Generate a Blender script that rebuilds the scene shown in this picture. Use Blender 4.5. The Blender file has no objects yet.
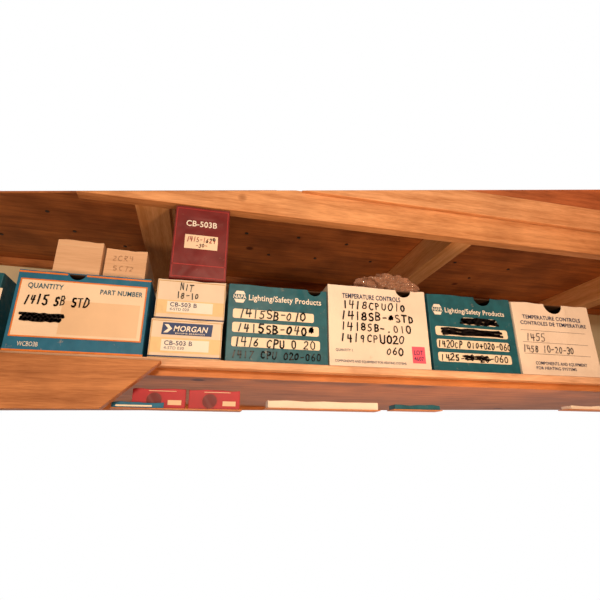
import bpy, math, random
from mathutils import Vector, Matrix, noise
random.seed(4)
scene = bpy.context.scene
COL = scene.collection
ZC = 1.5   # eye height, all z values below are relative to the eye level

# ------------------------------------------------------------------ materials
def mat_plain(name, col, rough=0.6, var=0.06, scale=40, spec=0.3, wear=0.0):
    m = bpy.data.materials.new(name); m.use_nodes = True
    nt = m.node_tree; b = nt.nodes['Principled BSDF']; L = nt.links.new
    tc = nt.nodes.new('ShaderNodeTexCoord'); n = nt.nodes.new('ShaderNodeTexNoise')
    n.inputs['Scale'].default_value = scale; n.inputs['Detail'].default_value = 4
    L(tc.outputs['Object'], n.inputs['Vector'])
    r = nt.nodes.new('ShaderNodeValToRGB')
    r.color_ramp.elements[0].position = .35; r.color_ramp.elements[1].position = .65
    r.color_ramp.elements[0].color = (*[c*(1-var) for c in col], 1)
    r.color_ramp.elements[1].color = (*[min(1, c*(1+var)) for c in col], 1)
    L(n.outputs['Fac'], r.inputs['Fac'])
    out = r.outputs['Color']
    if wear:       # scuffed spots and soft creases
        w = nt.nodes.new('ShaderNodeTexNoise'); w.inputs['Scale'].default_value = 55; w.inputs['Detail'].default_value = 10
        w.inputs['Roughness'].default_value = .75
        L(tc.outputs['Object'], w.inputs['Vector'])
        wr = nt.nodes.new('ShaderNodeValToRGB'); wr.color_ramp.elements[0].position = .62; wr.color_ramp.elements[1].position = .70
        wr.color_ramp.elements[0].color = (0,0,0,1); wr.color_ramp.elements[1].color = (wear,wear,wear,1)
        L(w.outputs['Fac'], wr.inputs['Fac'])
        mx = nt.nodes.new('ShaderNodeMix'); mx.data_type = 'RGBA'
        L(wr.outputs['Color'], mx.inputs[0]); L(out, mx.inputs[6]); mx.inputs[7].default_value = (.52,.42,.32,1)
        out = mx.outputs[2]
        n2 = nt.nodes.new('ShaderNodeTexNoise'); n2.inputs['Scale'].default_value = 9; n2.inputs['Distortion'].default_value = 1
        L(tc.outputs['Object'], n2.inputs['Vector'])
        bp = nt.nodes.new('ShaderNodeBump'); bp.inputs['Distance'].default_value = .015; bp.inputs['Strength'].default_value = .4
        L(n2.outputs['Fac'], bp.inputs['Height']); L(bp.outputs['Normal'], b.inputs['Normal'])
    L(out, b.inputs['Base Color'])
    b.inputs['Roughness'].default_value = rough
    b.inputs['Specular IOR Level'].default_value = spec
    return m

def mat_wood(name, light, dark, along='X', scale=1.0, rough=.6, knots=True, lo=.52, hi=.92, ks=4.2, blotch=0):
    m = bpy.data.materials.new(name); m.use_nodes = True
    nt = m.node_tree; b = nt.nodes['Principled BSDF']; L = nt.links.new
    tc = nt.nodes.new('ShaderNodeTexCoord'); mp = nt.nodes.new('ShaderNodeMapping')
    s = {'X': (4.0, 60, 60), 'Y': (60, 4.0, 60), 'Z': (60, 60, 4.0)}[along]
    mp.inputs['Scale'].default_value = [v*scale for v in s]
    L(tc.outputs['Object'], mp.inputs['Vector'])
    n1 = nt.nodes.new('ShaderNodeTexNoise'); n1.inputs['Scale'].default_value = .8
    n1.inputs['Detail'].default_value = 12; n1.inputs['Distortion'].default_value = .3
    n1.inputs['Roughness'].default_value = .65
    L(mp.outputs['Vector'], n1.inputs['Vector'])
    n2 = nt.nodes.new('ShaderNodeTexNoise'); n2.inputs['Scale'].default_value = 7
    n2.inputs['Detail'].default_value = 7
    L(mp.outputs['Vector'], n2.inputs['Vector'])
    mx = nt.nodes.new('ShaderNodeMath'); mx.operation = 'MULTIPLY_ADD'
    L(n2.outputs['Fac'], mx.inputs[0]); mx.inputs[1].default_value = .45
    L(n1.outputs['Fac'], mx.inputs[2])
    r = nt.nodes.new('ShaderNodeValToRGB'); e = r.color_ramp.elements
    e[0].position = lo; e[0].color = (*dark, 1); e[1].position = hi; e[1].color = (*light, 1)
    L(mx.outputs[0], r.inputs['Fac'])
    out = r.outputs['Color']
    def mul(out, other):
        mm = nt.nodes.new('ShaderNodeMix'); mm.data_type = 'RGBA'; mm.blend_type = 'MULTIPLY'
        mm.inputs[0].default_value = 1
        L(out, mm.inputs[6]); L(other, mm.inputs[7]); return mm.outputs[2]
    if knots:
        n3 = nt.nodes.new('ShaderNodeTexVoronoi'); n3.inputs['Scale'].default_value = ks
        L(tc.outputs['Object'], n3.inputs['Vector'])
        r3 = nt.nodes.new('ShaderNodeValToRGB'); r3.color_ramp.elements[0].position = .05
        r3.color_ramp.elements[1].position = .09
        r3.color_ramp.elements[0].color = (.30, .20, .13, 1); r3.color_ramp.elements[1].color = (1, 1, 1, 1)
        L(n3.outputs['Distance'], r3.inputs['Fac'])
        out = mul(out, r3.outputs['Color'])
    if blotch:
        n4 = nt.nodes.new('ShaderNodeTexNoise'); n4.inputs['Scale'].default_value = 6; n4.inputs['Detail'].default_value = 5
        L(tc.outputs['Object'], n4.inputs['Vector'])
        r4 = nt.nodes.new('ShaderNodeValToRGB'); r4.color_ramp.elements[0].position = .38; r4.color_ramp.elements[1].position = .60
        r4.color_ramp.elements[0].color = (1-blotch,1-blotch*1.1,1-blotch*1.1,1); r4.color_ramp.elements[1].color = (1,1,1,1)
        L(n4.outputs['Fac'], r4.inputs['Fac'])
        out = mul(out, r4.outputs['Color'])
    L(out, b.inputs['Base Color'])
    bp = nt.nodes.new('ShaderNodeBump'); bp.inputs['Strength'].default_value = .15
    bp.inputs['Distance'].default_value = .003
    L(mx.outputs[0], bp.inputs['Height']); L(bp.outputs['Normal'], b.inputs['Normal'])
    b.inputs['Roughness'].default_value = rough
    b.inputs['Specular IOR Level'].default_value = .25
    return m

M = {}
M['teal'] = mat_plain('teal_card', (.012, .110, .160), .45, .14, wear=.4)
M['teal1'] = mat_plain('blue_teal_card', (.012, .14, .28), .5, .1, wear=.4)
M['white'] = mat_plain('white_card', (.80, .74, .66), .6, .05, 10, wear=.35)
M['cream'] = mat_plain('cream_card', (.80, .68, .53), .6, .05, 10)
M['morg'] = mat_plain('offwhite_card', (.74, .66, .55), .6, .05, 12, wear=.3)
M['tan'] = mat_wood('pale_tan_card', (.76,.52,.34), (.60,.38,.23), 'X', .8, knots=False)
M['red'] = mat_plain('maroon_card', (.15, .016, .018), .45, .12, 20, wear=.12)
M['bred'] = mat_plain('bright_red_card', (.40, .018, .03), .45, .1, 20)
M['pill'] = mat_plain('label_cream_print', (.82, .76, .62), .6, .03)
M['black'] = mat_plain('black_marker_ink', (.012, .010, .012), .4, .1)
M['navy'] = mat_plain('navy_print', (.02, .035, .12), .5, .1)
M['blue'] = mat_plain('blue_print', (.02, .05, .17), .5, .1)
M['tealprint'] = mat_plain('teal_print', (.01, .10, .18), .5, .1)
M['whiteprint'] = mat_plain('white_print', (.82, .81, .76), .5, .03)
M['orange'] = mat_plain('orange_print', (.66, .20, .035), .5, .1)
M['faint'] = mat_plain('faint_pencil', (.44, .26, .16), .6, .1)
M['pink'] = mat_plain('pink_sticker_paper', (.90, .13, .22), .5, .03)
M['redink'] = mat_plain('red_ink', (.35, .03, .03), .5, .1)
M['tape'] = mat_plain('tan_tape_paper', (.74, .56, .38), .35, .05, 10)
M['gold'] = mat_plain('gold_print', (.50, .33, .12), .4, .05)
M['band'] = mat_plain('yellowish_cream_print', (.74, .58, .32), .5, .05)
M['greyink'] = mat_plain('grey_pen_ink', (.13, .11, .13), .5, .1)
M['inner'] = mat_plain('inner_shade_card', (.05, .028, .016), .8, .1)  # lid colour darkened to paint in the shade seen through the thumb notches
M['wall'] = mat_plain('cream_painted_wall', (.90, .84, .60), .8, .05, 5)
M['rail'] = mat_wood('orange_pine_rail', (.86, .48, .24), (.48, .21, .08), 'X', blotch=.15)
M['railb'] = mat_wood('pale_pine_beam', (.90, .53, .29), (.52, .24, .10), 'X', blotch=.15)
M['railc'] = mat_wood('red_stained_board', (.62, .22, .09), (.32, .10, .04), 'X', blotch=.2)
M['joist'] = mat_wood('pine_joist', (.95, .60, .32), (.66, .34, .14), 'Y', knots=False)
M['ply'] = mat_wood('reddish_plywood', (.72, .29, .10), (.36, .12, .04), 'X', .7, ks=5, blotch=.35)
M['board'] = mat_wood('tan_pine_shelf', (.92, .62, .42), (.56, .31, .17), 'X', blotch=.2)
M['under'] = mat_wood('warm_lit_underside', (.66, .29, .11), (.42, .16, .055), 'X', .8, blotch=.2)  # warm light under the shelf is put into this orange
M['gusset'] = mat_wood('fir_plywood', (.58, .27, .11), (.28, .105, .036), 'X', .9, blotch=.25, ks=7)
M['screw'] = mat_plain('dark_screw_metal', (.03, .02, .015), .4, .1)

# ------------------------------------------------------------------ helpers
def mk(name, verts, faces, mat, origin, parent=None):
    me = bpy.data.meshes.new(name)
    o = Vector(origin)
    me.from_pydata([tuple(Vector(v)-o) for v in verts], [], faces)
    me.materials.append(mat)
    me.update()
    ob = bpy.data.objects.new(name, me); COL.objects.link(ob)
    if parent:
        ob.parent = parent
        ob.location = o - Vector(parent['org'])
    else:
        ob.location = o + Vector((0, 0, ZC))
    return ob

def empty(name, org, label, cat, group=None):
    e = bpy.data.objects.new(name, None); COL.objects.link(e)
    e.location = Vector(org) + Vector((0, 0, ZC)); e.empty_display_size = .05
    e['org'] = list(org); e['label'] = label; e['category'] = cat
    if group: e['group'] = group
    return e

class MB:
    def __init__(s): s.v = []; s.f = []
    def box(s, x0, x1, y0, y1, z0, z1):
        b = len(s.v)
        s.v += [(x0,y0,z0),(x1,y0,z0),(x1,y1,z0),(x0,y1,z0),(x0,y0,z1),(x1,y0,z1),(x1,y1,z1),(x0,y1,z1)]
        s.f += [tuple(b+i for i in q) for q in [(0,3,2,1),(4,5,6,7),(0,1,5,4),(1,2,6,5),(2,3,7,6),(3,0,4,7)]]
        return s
    def prism_xz(s, pts, y0, y1):      # pts counter-clockwise seen from -Y
        b = len(s.v); n = len(pts)
        s.v += [(x, y0, z) for x, z in pts] + [(x, y1, z) for x, z in pts]
        s.f.append(tuple(b+i for i in range(n)))
        s.f.append(tuple(b+n+i for i in reversed(range(n))))
        for i in range(n):
            j = (i+1) % n
            s.f.append((b+i, b+n+i, b+n+j, b+j))
        return s
    def prism_xy(s, pts, z0, z1):
        b = len(s.v); n = len(pts)
        s.v += [(x, y, z0) for x, y in pts] + [(x, y, z1) for x, y in pts]
        s.f.append(tuple(b+i for i in reversed(range(n))))
        s.f.append(tuple(b+n+i for i in range(n)))
        for i in range(n):
            j = (i+1) % n
            s.f.append((b+i, b+j, b+n+j, b+n+i))
        return s
    def prism_yz(s, pts, x0, x1):
        b = len(s.v); n = len(pts)
        s.v += [(x0, y, z) for y, z in pts] + [(x1, y, z) for y, z in pts]
        s.f.append(tuple(b+i for i in reversed(range(n))))
        s.f.append(tuple(b+n+i for i in range(n)))
        for i in range(n):
            j = (i+1) % n
            s.f.append((b+i, b+j, b+n+j, b+n+i))
        return s
    def poly(s, pts, y):               # flat face, facing -Y
        b = len(s.v); s.v += [(x, y, z) for x, z in pts]; s.f.append(tuple(range(b, b+len(pts))))
        return s

def bev(ob, w=.0015):
    m = ob.modifiers.new('edge', 'BEVEL'); m.width = w; m.segments = 2; m.limit_method = 'ANGLE'
    return ob

# hand lettering: stroke glyphs in a 0.6 x 1 cell
def arc(cx, cy, rx, ry, a0, a1, n=10):
    return [(cx+rx*math.cos(math.radians(a0+(a1-a0)*i/n)), cy+ry*math.sin(math.radians(a0+(a1-a0)*i/n))) for i in range(n+1)]
G = {
 '0': [arc(.28,.5,.24,.46,90,450,14)], '1': [[(.3,0),(.32,1)]],
 '2': [arc(.27,.72,.22,.26,160,-30,8)+[(.03,.02),(.57,.04)]],
 '3': [arc(.25,.74,.22,.24,150,-80,8)+arc(.25,.26,.26,.26,80,-150,8)],
 '4': [[(.1,1),(.06,.45),(.55,.48)],[(.42,.95),(.4,0)]],
 '5': [[(.52,.98),(.12,.96),(.1,.58)]+arc(.25,.3,.25,.3,100,-140,9)],
 '6': [[(.42,1),(.14,.6)]+arc(.27,.27,.22,.26,150,510,12)],
 '7': [[(.03,.95),(.52,.97),(.2,0)]],
 '8': [arc(.28,.74,.18,.23,-90,270,12)+arc(.28,.26,.23,.25,90,-270,12)],
 '9': [arc(.27,.72,.2,.25,0,360,12)+[(.46,.6),(.4,0)]],
 'S': [arc(.28,.74,.22,.24,40,260,9)+arc(.28,.26,.24,.25,80,-140,9)],
 'B': [[(.08,0),(.08,1)],[(.08,1)]+arc(.2,.76,.26,.23,80,-80,8)+[(.1,.52)]+arc(.2,.26,.32,.25,80,-80,8)+[(.08,0)]],
 'C': [arc(.32,.5,.28,.46,50,310,12)], 'P': [[(.1,0),(.1,1)]+arc(.22,.74,.28,.24,80,-80,8)+[(.1,.48)]],
 'U': [[(.06,1),(.06,.35)]+arc(.29,.32,.23,.3,180,360,8)+[(.52,1)]],
 'T': [[(0,.97),(.58,.97)],[(.3,.97),(.28,0)]], 'D': [[(.08,0),(.1,1)]+arc(.14,.5,.42,.47,85,-85,10)+[(.08,.02)]],
 '-': [[(.08,.48),(.5,.5)]], '.': [[(.2,0),(.24,.06)]], '+': [[(.08,.45),(.52,.45)],[(.3,.7),(.3,.2)]],
 'N': [[(.06,0),(.08,1),(.5,.02),(.5,1)]], 'I': [[(.28,0),(.28,1)]], 'R': [[(.1,0),(.1,1)]+arc(.22,.74,.28,.24,80,-80,8)+[(.12,.5),(.55,0)]],
 ' ': [],
 '*': [[(.1,.3),(.4,.8),(.15,.7),(.5,.35),(.12,.5),(.5,.6),(.3,.25),(.25,.8),(.45,.5),(.1,.45)]],
}
def stroke(mb, pts, w, y):
    for i in range(len(pts)-1):
        a, b = Vector(pts[i]), Vector(pts[i+1]); d = b-a
        if d.length < 1e-7: continue
        n = Vector((-d.y, d.x)).normalized()*w/2; e = d.normalized()*w*.25
        mb.poly([tuple(a-e-n), tuple(b+e-n), tuple(b+e+n), tuple(a-e+n)], y)
    for p in pts:
        mb.poly([(p[0]+w/2*math.cos(k*math.pi/3), p[1]+w/2*math.sin(k*math.pi/3)) for k in range(6)], y)

def fonttext(mb, s, x, z, h, width, y, shear=0, bold=.0):
    cu = bpy.data.curves.new('tmp', 'FONT'); cu.body = s; cu.size = 1; cu.resolution_u = 3; cu.shear = shear
    cu.offset = min(bold, .018)
    if bold: cu.space_character = 1.05
    ob = bpy.data.objects.new('tmp', cu); COL.objects.link(ob)
    bpy.context.view_layer.update()
    me = bpy.data.meshes.new_from_object(ob.evaluated_get(bpy.context.evaluated_depsgraph_get()))
    xs = [v.co.x for v in me.vertices]
    sz = h/.69; sx = width/(max(xs)-min(xs)) if width else sz
    b = len(mb.v); x0 = min(xs)
    mb.v += [(x+(v.co.x-x0)*sx, y, z+v.co.y*sz) for v in me.vertices]
    for p in me.polygons: mb.f.append(tuple(b+i for i in p.vertices))
    bpy.data.objects.remove(ob); bpy.data.curves.remove(cu); bpy.data.meshes.remove(me)

class Carton:
    """cardboard carton with thin panels, tucked lid, optional thumb notch and printing"""
    def __init__(s, name, X0, X1, Z0, Z1, mat, label, cat='box', Y0=1.0, depth=.3, unit=.0025, notch=None, flap=True, group=None, inner=None, raised=0):
        s.X0, s.Z0, s.Y0, s.u = X0, Z0, Y0, unit
        s.org = ((X0+X1)/2, Y0+depth/2, Z0)
        s.e = empty(name, s.org, label, cat, group)
        s.k = 0
        t = .003; mb = MB()
        # slightly worn, uneven top edge
        def wob(x): return Z1 + .0011*math.sin(x*61+X0*9) + .0007*math.sin(x*143)
        if notch:
            c = X0+notch[0]*unit; r = notch[1]*unit
            pts = [(X0,Z0),(X1,Z0)] + [(X1-(X1-c-r)*i/4, wob(X1-(X1-c-r)*i/4)) for i in range(4)] + \
                  [(c+r*math.cos(math.radians(a)), Z1-r*.9*math.sin(math.radians(a))) for a in range(0,181,15)] + \
                  [(X0+(c-r-X0)*i/4, wob(X0+(c-r-X0)*i/4)) for i in (3,2,1,0)]
        else: pts = [(X0,Z0),(X1,Z0)] + [(X1-(X1-X0)*i/6, wob(X1-(X1-X0)*i/6)) for i in range(7)]
        mb.prism_xz(pts, Y0, Y0+t)
        mb.box(X0,X1,Y0+depth-t,Y0+depth,Z0,Z1)
        mb.box(X0,X0+t,Y0+t,Y0+depth-t,Z0,Z1); mb.box(X1-t,X1,Y0+t,Y0+depth-t,Z0,Z1)
        mb.box(X0+t,X1-t,Y0+t,Y0+depth-t,Z0,Z0+t)
        s.body = mk('carton_body', mb.v, mb.f, mat, s.org, s.e); bev(s.body, .001)
        y1 = Y0+t+.0004
        lb = MB().box(X0+t+.0004,X1-t-.0004,y1,Y0+depth-t-.0004,Z1-.0045,Z1-.002)
        if flap: lb.box(X0+.012,X1-.012,Y0+t+.0006,Y0+t+.002,Z1-.05,Z1-.0045)
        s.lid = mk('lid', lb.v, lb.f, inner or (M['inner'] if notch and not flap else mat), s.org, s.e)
        if raised:   # a worn flap standing a little open along the top edge
            fb = MB().prism_xz([(X0+.01,Z1-.001),(X1-.03,Z1-.001),(X1-.05,Z1+raised),(X0+.02,Z1+raised*.8)], Y0+.012, Y0+.0145)
            mk('open_flap', fb.v, fb.f, mat, s.org, s.e)
        s.acc = {}
    def xz(s, u, v): return (s.X0+u*s.u, s.Z0+v*s.u)
    def mb(s, part, mat):
        return s.acc.setdefault((part, mat), MB())
    def rect(s, part, mat, u0, u1, v0, v1, lay=1, r=0, skew=0):
        if r:
            pts = []
            for cx, cy, a0 in [(u1-r, v1-r, 0),(u0+r, v1-r, 90),(u0+r, v0+r, 180),(u1-r, v0+r, 270)]:
                pts += [(cx+r*math.cos(math.radians(a0+k*22.5)), cy+r*math.sin(math.radians(a0+k*22.5))) for k in range(5)]
        else: pts = [(u0,v0),(u1,v0),(u1+skew,v1),(u0+skew,v1)]
        s.mb(part, mat).poly([s.xz(*p) for p in pts], s.Y0-.0004*lay)
    def shape(s, part, mat, pts, lay=2):
        s.mb(part, mat).poly([s.xz(*p) for p in pts], s.Y0-.0004*lay)
    def frame(s, part, mat, u0, u1, v0, v1, w, lay=1):
        for q in [(u0,u1,v0,v0+w),(u0,u1,v1-w,v1),(u0,u0+w,v0+w,v1-w),(u1-w,u1,v0+w,v1-w)]: s.rect(part, mat, *q, lay=lay)
    def print(s, text, u, v, h, w=None, mat='navy', lay=3, shear=0, bold=0.0, part='printed_lettering'):
        x, z = s.xz(u, v); s.k += 1
        fonttext(s.mb(part+'#%d' % s.k, mat), text, x, z, h*s.u, w*s.u if w else None, s.Y0-.0004*lay, shear, bold)
    def hand(s, text, u, v, h, w, mat='black', pen=1.1, lay=4, jit=.12, slope=0, loose=1.0):
        n = len(text); adv = w/n; s.k += 1
        for i, ch in enumerate(text):
            dx = random.uniform(-.08,.08)*adv*loose; dy = random.uniform(-.10,.10)*h*loose; sc = random.uniform(.84,1.1)
            rot = random.uniform(-.2,.05)
            for pl in G[ch]:
                pts = []
                for (a, b) in pl:
                    a += random.uniform(-jit,jit)*.3; b += random.uniform(-jit,jit)*.3
                    pu = (a*1.28)*adv*sc - rot*(b-.5)*h; pv = b*h*sc
                    pts.append(s.xz(u+i*adv+dx+pu, v+dy+pv+slope*i*adv))
                stroke(s.mb('handwriting#%d' % s.k, mat), pts, .80*pen*s.u*random.uniform(.75,1.25), s.Y0-.0004*lay)
    def scribble(s, u0, u1, v0, v1, mat='black', lay=5):
        # overlapping passes of a broad marker with ragged ends
        s.k += 1; key = 'marker_scribble#%d' % s.k
        rows = 4; h = (v1-v0)
        for rr in range(rows):
            vv = v0+h*(rr+.5)/rows; o = random.uniform(-2,2); o2 = random.uniform(-2.5,2.5)
            pts = [s.xz(u0+o+(u1+o2-u0-o)*(i/9), vv+random.uniform(-.7,.7)) for i in range(10)]
            stroke(s.mb(key, mat), pts, h/rows*1.45*s.u, s.Y0-.0004*lay)
    def disc(s, part, mat, u, v, r, n=24, lay=2, ru=0):
        s.mb(part, mat).poly([s.xz(u+r*math.cos(2*math.pi*k/n+ru), v+r*math.sin(2*math.pi*k/n+ru)) for k in range(n)], s.Y0-.0004*lay)
    def done(s):
        for (part, mat), m in s.acc.items():
            mk(part.split('#')[0], m.v, m.f, M[mat], s.org, s.e)
        return s.e

# ------------------------------------------------------------------ shelving
SH = .197
sh = empty('wooden_shelf', (.5, 1.35, .167), 'tan pine shelf board with plywood gusset beneath the cartons', 'shelf')
mb = MB().prism_xy([(-1.3,.988),(1.9,.988),(1.9,1.44),(1.65,1.50),(.8,1.71),(-1.3,1.71)], .1780, SH-.0004)
bev(mk('shelf_board', mb.v, mb.f, M['board'], (.5,1.35,.18), sh), .0025)
mb = MB().prism_xy([(-1.3,1.016),(1.9,1.016),(1.9,1.44),(1.65,1.50),(.8,1.71),(-1.3,1.71)], .160, .1775)
mk('underside_panel', mb.v, mb.f, M['under'], (.5,1.35,.165), sh)  # separate panel added to carry the warm-lit underside colour
mb = MB().prism_xz([(-.75,.128),(-.34,.1365),(.4,.1515),(.79,.1595),(-.75,.1595)], 1.695, 1.71)
mk('back_board', mb.v, mb.f, M['under'], (0,1.7,.15), sh)
mb = MB().prism_xz([(-.75,.070),(-.195,.079),(-.088,.178),(-.084,.184),(-.75,.189)], .957, .9875)
bev(mk('gusset_panel', mb.v, mb.f, M['gusset'], (-.4,.97,.12), sh), .0015)

up = empty('overhead_shelf', (.5, 1.35, .606), 'orange-brown pine overhead shelf with reddish plywood deck and joists', 'shelf')
mb = MB().prism_xz([(-.334,.6035),(1.75,.6035),(1.75,.692),(.224,.692)], 1.0, 1.035)
bev(mk('front_rail', mb.v, mb.f, M['rail'], (.5,1.0,.65), up), .002)
mb = MB().prism_xz([(.238,.6845),(1.75,.6845),(1.75,.767),(.758,.767)], .985, .9995)
bev(mk('front_beam', mb.v, mb.f, M['railb'], (.5,1.0,.73), up), .0025)
mb = MB().prism_xz([(.760,.777),(1.75,.777),(1.75,.934)], 1.002, 1.03)
mk('front_board', mb.v, mb.f, M['railc'], (.9,1.0,.8), up)
mb = MB().prism_xy([(.28,1.037),(1.78,1.037),(2.7,1.72),(-1.6,1.72),(-1.6,1.465),(.172,1.037)], .701, .708)
mk('plywood_deck', mb.v, mb.f, M['ply'], (.5,1.4,.70), up)
mb = MB().box(-1.6,2.6,1.700,1.7195,.672,.7005)
mk('back_nailer', mb.v, mb.f, M['ply'], (.5,1.71,.68), up)
for x0, x1, slant in [(-.200,-.112,True),(.731,.800,False),(1.63,1.70,False)]:
    prof = [(1.036,.6065),(1.699,.6065),(1.699,.7005),(1.036,.7005)]
    if slant: prof = [(1.036,.6065),(1.699,.6065),(1.699,.7005),(1.125,.7005),(1.036,.640)]
    mb = MB().prism_yz(prof, x0, x1)
    bev(mk('joist', mb.v, mb.f, M['joist'], ((x0+x1)/2,1.3,.65), up), .002)
for x, y in [(.12,1.30),(.30,1.29),(.48,1.30),(.22,1.45),(.40,1.44),(.62,1.42),(.95,1.35),(1.2,1.36),(1.1,1.48),(-.45,1.42),(-.7,1.5),(-.5,1.3),(-.3,1.5)]:
    mb = MB().prism_xy([(x+.006*math.cos(k*math.pi/5), y+.006*math.sin(k*math.pi/5)) for k in range(10)], .6985, .7012)
    mk('screw', mb.v, mb.f, M['screw'], (x,y,.70), up)

mb = MB().box(-2.0, 3.0, 1.7215, 1.75, .205, .708)
w = mk('wall_back', mb.v, mb.f, M['wall'], (.5,1.73,.4)); w['kind'] = 'structure'; w['label'] = 'cream painted wall behind the shelves'

# battens under the low boxes
for x0, x1, z in [(-.185,.10,.0868),(.155,.44,.0928),(.475,.61,.0962),(1.00,1.16,.1072)]:
    mb = MB().box(x0, x1, 1.0, 1.040, z-.0020, z)
    lg = mk('wooden_batten', mb.v, mb.f, M['under'], ((x0+x1)/2,1.02,z)); lg['label'] = 'thin brown wooden batten carrying low boxes below the shelf'; lg['category'] = 'batten'

# ------------------------------------------------------------------ cartons
GR = 'cartons on the wooden shelf'
c = Carton('carton', -.413, -.130, SH, .386, M['teal1'], 'cream and blue part-number carton with marker writing and blacked-out line', unit=.284/141, group=GR, notch=(60,9), flap=False, raised=.004)
c.rect('printed_panel','cream', 5,136,18,82)
c.rect('printed_stripe','orange', 0,50,90.4,92.4)
c.rect('printed_stripe#2','orange', 70,141,90.4,92.4)
c.frame('printed_border','orange',3.6,137.4,16.6,83.4,1.5,lay=2)
c.rect('printed_panel','tape', 50,132,21,60,lay=2)
c.rect('printed_stripe#4','orange', 0,141,0,3)
c.print('QUANTITY',12,72.5,5.8,36,'tealprint',bold=.02)
c.print('PART NUMBER',87,70.5,5.6,46,'tealprint',bold=.02)
c.print('WCBO3B',14,6.5,5,20,'whiteprint')
c.hand('1415 SB STD',12,54,10.5,66,pen=1.9)
c.scribble(12,52,34.5,43)
c.done()
c = Carton('carton', -.365, -.260, .3905, .493, M['tan'], 'small plain pale tan carton lying on the part-number carton', Y0=1.05, depth=.2, unit=.0023, flap=False, group=GR)
c.rect('printed_panel','tape',2,43,38,38.6)
c.done()
c = Carton('carton', -.254, -.155, .3905, .484, M['tan'], 'small pale tan carton with faded pencil marks', Y0=1.06, depth=.2, unit=.0023, flap=False, group=GR)
c.hand('2CR4',8,27,6,22,'faint',.5); c.hand('SCT2',10,15,6,22,'faint',.5)
c.done()
c = Carton('carton', -.70, -.455, SH, .385, M['teal'], 'teal cardboard carton beside the part-number carton', Y0=1.03, unit=.0025, group=GR)
c.rect('printed_panel','pill',4,100,20,60); c.done()
def morgan(z0, z1, kind, dx, dy):
    c = Carton('carton', -.119+dx, .045+dx, z0, z1, M['morg'],
        'off-white bearing carton with blue logo and white label' if kind else 'off-white bearing carton with handwriting, stacked on a similar one', Y0=1.0+dy, unit=.164/73, flap=False, group=GR, depth=.26)
    c.frame('printed_border','gold',.6,72.4,.6,(z1-z0)/(.164/73)-1.6,.8)
    if kind:
        c.rect('printed_stripe','blue',11,62,25,38,skew=1)
        c.shape('printed_logo','whiteprint',[(13,27),(17,27),(21.5,31.5),(17.5,36),(13.5,36),(17.5,31.5)])
        c.print('MORGAN',23,29,5.8,35,'whiteprint',shear=.2,bold=.018,lay=3)
        c.print('ENGINE BEARINGS',25,26,1.6,30,'whiteprint',lay=3)
        c.rect('printed_band','band',1.5,71.5,6,22)
        c.rect('paper_label','whiteprint',12,60,8,20,lay=2)
        c.print('CB-503 B',15,14,4.6,28,'navy',bold=.015); c.print('4-STD 030',15,9.6,3,20,'navy')
        c.rect('printed_stripe#2','navy',0,73,1.5,3)
    else:
        c.hand('NIT',24,34,7.5,15,pen=1.3); c.hand('18-10',21,25,6.5,24,pen=1.3)
        c.rect('printed_band','band',1.5,71.5,7,22.5)
        c.rect('paper_label','whiteprint',12,60,9,21,lay=2)
        c.print('CB-503 B',15,15.2,4.6,28,'navy',bold=.015); c.print('4-STD 020',15,10.8,3,20,'navy')
        c.rect('printed_stripe#2','navy',0,73,1.5,3)
    c.done()
morgan(SH, .2910, 1, 0, 0); morgan(.2920, .3960, 0, .003, .012)
c = Carton('carton', -.092, .046, .3985, .600, M['red'], 'tall maroon carton with white paper label, standing on the bearing cartons', Y0=1.004, unit=.138/57, flap=False, group=GR, depth=.24)
c.print('CB-503B',12,60,6.5,32,'whiteprint',bold=.018)
c.rect('paper_label','cream',12,46,34,50); c.hand('1415-1629',14,42,5.5,30,'redink',1.0,loose=.5); c.hand('-30-',24,36,4.5,12,'redink',.9)
c.frame('printed_stripe','redink',1.5,55.5,1.5,81,.8)
c.rect('printed_stripe','redink',1.5,55.5,15,16)
c.done()
def lighting_logo(c, u, v, r, w, th):
    c.disc('printed_logo','whiteprint',u,v,r,6,lay=1)
    c.rect('printed_logo','teal',u-r*.98,u+r*.98,v-r*.36,v+r*.36,lay=2)
    c.print('NAPA',u-r*.90,v-r*.27,r*.56,r*1.8,'whiteprint',lay=3,bold=.015)
    c.print('Lighting/Safety Products',u+r+1.8,v-th*.5,th,w,'whiteprint',lay=3,bold=.015)
c = Carton('carton', .055, .308, SH, .3935, M['teal'], 'teal carton with white printed heading and marker numbers on cream stripes', unit=.253/100, notch=(87,7), flap=False, group=GR)
lighting_logo(c,11,64.5,7,74,5.8)
for v0, v1, uu in [(42.5,52,86),(28.5,38.5,91),(14.5,24,92)]: c.rect('printed_panel#%d' % v0,'pill',5,uu,v0,v1,r=2)
c.hand('1415SB-010',11,43.2,8.2,68,pen=1.65)
c.hand('1415SB-040*',9,29.2,8.4,78,pen=1.75)
c.hand('1416 CPU 0 20',8,15,8,80,pen=1.6)
c.hand('1417 CPU 020-060',6,4,7.2,88,pen=1.35,loose=.6)
c.done()
c = Carton('carton', .312, .592, SH, .415, M['white'], 'white carton with printed heading, marker part numbers and pink sticker', unit=.28/101, notch=(78,8), flap=False, group=GR)
c.print('TEMPERATURE CONTROLS',14,66,4.6,60,'navy',bold=.018)
c.hand('1418CPU010',14,56,7.4,66,pen=1.45,loose=.6)
c.hand('1418SB-*STD',12,45.3,7.4,76,pen=1.7,loose=.7)
c.hand('1418SB-.010',12,34.5,7.4,72,pen=1.5,loose=.7)
c.hand('1419CPU020',11,23.5,7.4,65,pen=1.5,loose=.7)
c.hand('060',56,13,6.8,18,pen=1.4)
c.print('QUANTITY 1',6,14,2.4,16,'navy')
c.print('COMPONENTS AND EQUIPMENT FOR HEATING SYSTEMS',5,4,2.2,70,'navy')
c.rect('pink_sticker','pink',82,95.5,6,22,lay=2)
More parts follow.
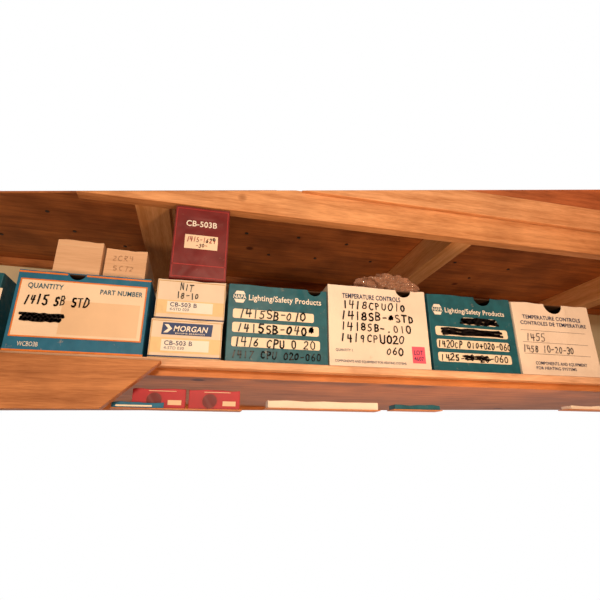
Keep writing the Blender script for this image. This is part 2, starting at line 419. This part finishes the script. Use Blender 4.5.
c.print('LOT',84,14,4.4,9,'navy',lay=3,bold=.015); c.print('4607',83.5,8.5,3.8,10,'navy',lay=3,bold=.01)
c.done()
c = Carton('carton', .600, .8645, SH, .414, M['teal'], 'teal carton with blacked-out marker lines on cream stripes', unit=.2645/88, notch=(58,9), flap=False, group=GR)
lighting_logo(c,9,57,5.8,63,4.6)
for v0, v1, a, b in [(44,51,34,70),(32.5,41,5,80),(20.5,29,5,80),(8.5,17,5,80)]: c.rect('printed_panel#%d' % v0,'pill',a,b,v0,v1,r=2)
c.scribble(33,69,44.5,50.5); c.scribble(12,72,33.5,39.5)
c.hand('1420CP 010+020-060',6,21.5,6.2,76,pen=1.25,loose=.6)
c.hand('1425-10-20-060',7,9.7,5.8,70,pen=1.2); c.scribble(30,56,11,14.5)
c.done()
c = Carton('carton', .871, 1.140, SH, .412, M['white'], 'white carton with thumb notch, printed heading and pen writing', unit=.269/80, notch=(43,9.5), flap=False, group=GR)
c.print('TEMPERATURE CONTROLS',9,49,3.4,60,'navy',bold=.015); c.print('CONTROLES DE TEMPERATURE',6,43.7,3.2,68,'navy',bold=.015)
for v in (38.5,28,18): c.rect('printed_stripe#%d' % v,'greyink',5,72,v,v+.3)
c.hand('1455',9,29.5,6.5,20,'greyink',.9,loose=.5); c.hand('1458 10-20-30',4,19.5,5.8,52,'greyink',.9,loose=.5)
c.print('COMPONENTS AND EQUIPMENT',14,9,2.6,52,'navy',bold=.01); c.print('FOR HEATING SYSTEMS',14,5,2.4,40,'navy',bold=.01)
c.done()

# plastic bag on the white carton: a thin crumpled skin
import bmesh
bm = bmesh.new(); bmesh.ops.create_icosphere(bm, subdivisions=6, radius=1)
for v in bm.verts:
    n = v.co.normalized()
    f = 1+.35*noise.noise(n*1.6)+.34*abs(noise.noise(n*2.6))-.30*abs(noise.noise(n*4+Vector((3,1,2))))-.10*abs(noise.noise(n*9))
    v.co = Vector((n.x*.096*f, n.y*.07*f, max(-.026, n.z*.048*f)))
zmin = min(v.co.z for v in bm.verts)
for fc in bm.faces: fc.smooth = True
me = bpy.data.meshes.new('plastic_bag'); bm.to_mesh(me); bm.free()
bagm = bpy.data.materials.new('crumpled_clear_plastic'); bagm.use_nodes = True
ntb = bagm.node_tree; LB = ntb.links.new
bb = ntb.nodes['Principled BSDF']; bb.inputs['Base Color'].default_value = (.66,.40,.29,1)
bb.inputs['Roughness'].default_value = .14; bb.inputs['Specular IOR Level'].default_value = .8
bb.inputs['Coat Weight'].default_value = 1; bb.inputs['Coat Roughness'].default_value = .05
trn = ntb.nodes.new('ShaderNodeBsdfTransparent'); trn.inputs[0].default_value = (.97,.88,.82,1)
mxs = ntb.nodes.new('ShaderNodeMixShader')
tcb = ntb.nodes.new('ShaderNodeTexCoord')
nz = ntb.nodes.new('ShaderNodeTexNoise'); nz.inputs['Scale'].default_value = 26; nz.inputs['Detail'].default_value = 1; nz.inputs['Distortion'].default_value = 2.2
LB(tcb.outputs['Object'], nz.inputs['Vector'])
bp = ntb.nodes.new('ShaderNodeBump'); bp.inputs['Distance'].default_value = .02; bp.inputs['Strength'].default_value = .7
LB(nz.outputs['Fac'], bp.inputs['Height']); LB(bp.outputs['Normal'], bb.inputs['Normal'])
LB(bp.outputs['Normal'], bb.inputs['Coat Normal'])
lw = ntb.nodes.new('ShaderNodeLayerWeight'); lw.inputs['Blend'].default_value = .35
LB(bp.outputs['Normal'], lw.inputs['Normal'])
mrg = ntb.nodes.new('ShaderNodeMapRange'); mrg.inputs['To Min'].default_value = .32; mrg.inputs['To Max'].default_value = .80
LB(lw.outputs['Facing'], mrg.inputs['Value']); LB(mrg.outputs[0], mxs.inputs[0])
LB(trn.outputs[0], mxs.inputs[1]); LB(bb.outputs[0], mxs.inputs[2])
LB(mxs.outputs[0], ntb.nodes['Material Output'].inputs['Surface'])
me.materials.append(bagm)
bag = bpy.data.objects.new('plastic_bag', me); COL.objects.link(bag)
bag.location = (.530, 1.10, .4162-zmin+ZC)
bag['label'] = 'crumpled translucent brownish plastic bag lying on the white carton'; bag['category'] = 'bag'

# lower row
G2 = 'low boxes under the shelf'
for x0, x1 in [(-.142,-.027),(-.020,.096)]:
    c = Carton('flat_box', x0, x1, .0872, .131, M['bred'], 'flat bright red box with faint round printed emblem', Y0=1.018, depth=.022, unit=.115/54, flap=False, group=G2)
    c.disc('printed_logo','redink',22,8.9,8.6,lay=1); c.disc('printed_logo','red',22,8.9,7.6,lay=2)
    c.rect('printed_panel','tape',16,44,18,18.6,lay=1)
    c.rect('printed_panel#2','tape',36,50,4,9,lay=1)
    c.done()
c = Carton('flat_box', -.180, -.072, .0872, .0985, M['teal1'], 'thin blue-teal flat carton in front of a red box', Y0=1.001, depth=.011, unit=.0022, flap=False, group=G2)
c.rect('printed_panel','pill',4,38,1,2.5); c.done()
c = Carton('flat_box', .160, .435, .0932, .1105, M['white'], 'flat white cardboard box below the shelf', Y0=1.002, depth=.035, unit=.0025, flap=False, group=G2)
c.done()
for x0, x1, z0, z1, m, lab in [(.480,.605,.0965,.1075,'teal','thin teal flat carton below the shelf'),(1.01,1.15,.1075,.1165,'white','thin pale flat carton below the shelf')]:
    c = Carton('flat_box', x0, x1, z0, z1, M[m], lab, Y0=1.002, depth=.035, unit=.0025, flap=False, group=G2)
    c.done()

# ------------------------------------------------------------------ camera
psi, p, f = math.radians(13.3), math.radians(19.5), 424.0
R = Vector((math.cos(psi), -math.sin(psi), 0))
F = Vector((math.sin(psi)*math.cos(p), math.cos(psi)*math.cos(p), math.sin(p)))
U = R.cross(F)
cam = bpy.data.cameras.new('camera'); co = bpy.data.objects.new('camera', cam); COL.objects.link(co)
mt = Matrix((R, U, -F)).transposed().to_4x4(); mt.translation = (0, 0, ZC)
co.matrix_world = mt
cam.sensor_width = 36; cam.lens = 36*f/600; cam.clip_start = .01
scene.camera = co

# ------------------------------------------------------------------ light
def area(name, loc, target, size, energy, col):
    l = bpy.data.lights.new(name, 'AREA'); l.size = size; l.energy = energy; l.color = col
    o = bpy.data.objects.new(name, l); COL.objects.link(o); o.location = Vector(loc)+Vector((0,0,ZC))
    o.rotation_euler = (Vector(target)-Vector(loc)).to_track_quat('-Z','Y').to_euler()
area('room_lamp_light', (.1,-.6,.60), (.35,1,.35), .2, 18.5, (1,.79,.59))
area('side_fill_light', (-.7,-.1,-.15), (-.2,1.3,.65), .2, 6.0, (1,.62,.36))  # added fill, no visible source, lifts the left joist
area('low_fill_light', (.7,-.2,-.15), (.7,1.5,.65), .2, 9.0, (1,.54,.28))  # added fill from below that brightens and reddens the plywood deck
area('underside_fill_light', (.6,.75,-.7), (.6,1.35,.165), .6, 7.0, (1,.54,.27))  # added warm fill aimed up at the shelf underside
area('red_fill_light', (1.5,.45,.95), (1.25,1,.75), .25, 1.2, (1,.33,.11))  # added light giving the upper right boards a red glow

wd = bpy.data.worlds.new('World'); scene.world = wd; wd.use_nodes = True
nt = wd.node_tree; bg = nt.nodes['Background']; L = nt.links.new
tc = nt.nodes.new('ShaderNodeTexCoord'); sp = nt.nodes.new('ShaderNodeSeparateXYZ'); rp = nt.nodes.new('ShaderNodeValToRGB')
L(tc.outputs['Generated'], sp.inputs[0])
a = nt.nodes.new('ShaderNodeMapRange'); a.interpolation_type = 'SMOOTHSTEP'
a.inputs['From Min'].default_value = .05; a.inputs['From Max'].default_value = .35; L(sp.outputs['Y'], a.inputs['Value'])
z = nt.nodes.new('ShaderNodeMapRange'); z.interpolation_type = 'SMOOTHSTEP'
z.inputs['From Min'].default_value = -.55; z.inputs['From Max'].default_value = -.36; L(sp.outputs['Z'], z.inputs['Value'])
mu = nt.nodes.new('ShaderNodeMath'); mu.operation = 'MULTIPLY'; L(a.outputs[0], mu.inputs[0]); L(z.outputs[0], mu.inputs[1])
L(mu.outputs[0], rp.inputs['Fac'])
rp.color_ramp.elements[0].position = 0; rp.color_ramp.elements[0].color = (.10,.05,.026,1)
rp.color_ramp.elements[1].position = 1; rp.color_ramp.elements[1].color = (1,1,1,1)
L(rp.outputs['Color'], bg.inputs['Color']); bg.inputs['Strength'].default_value = 1.0
scene.view_settings.view_transform = 'Standard'
scene.view_settings.look = 'None'
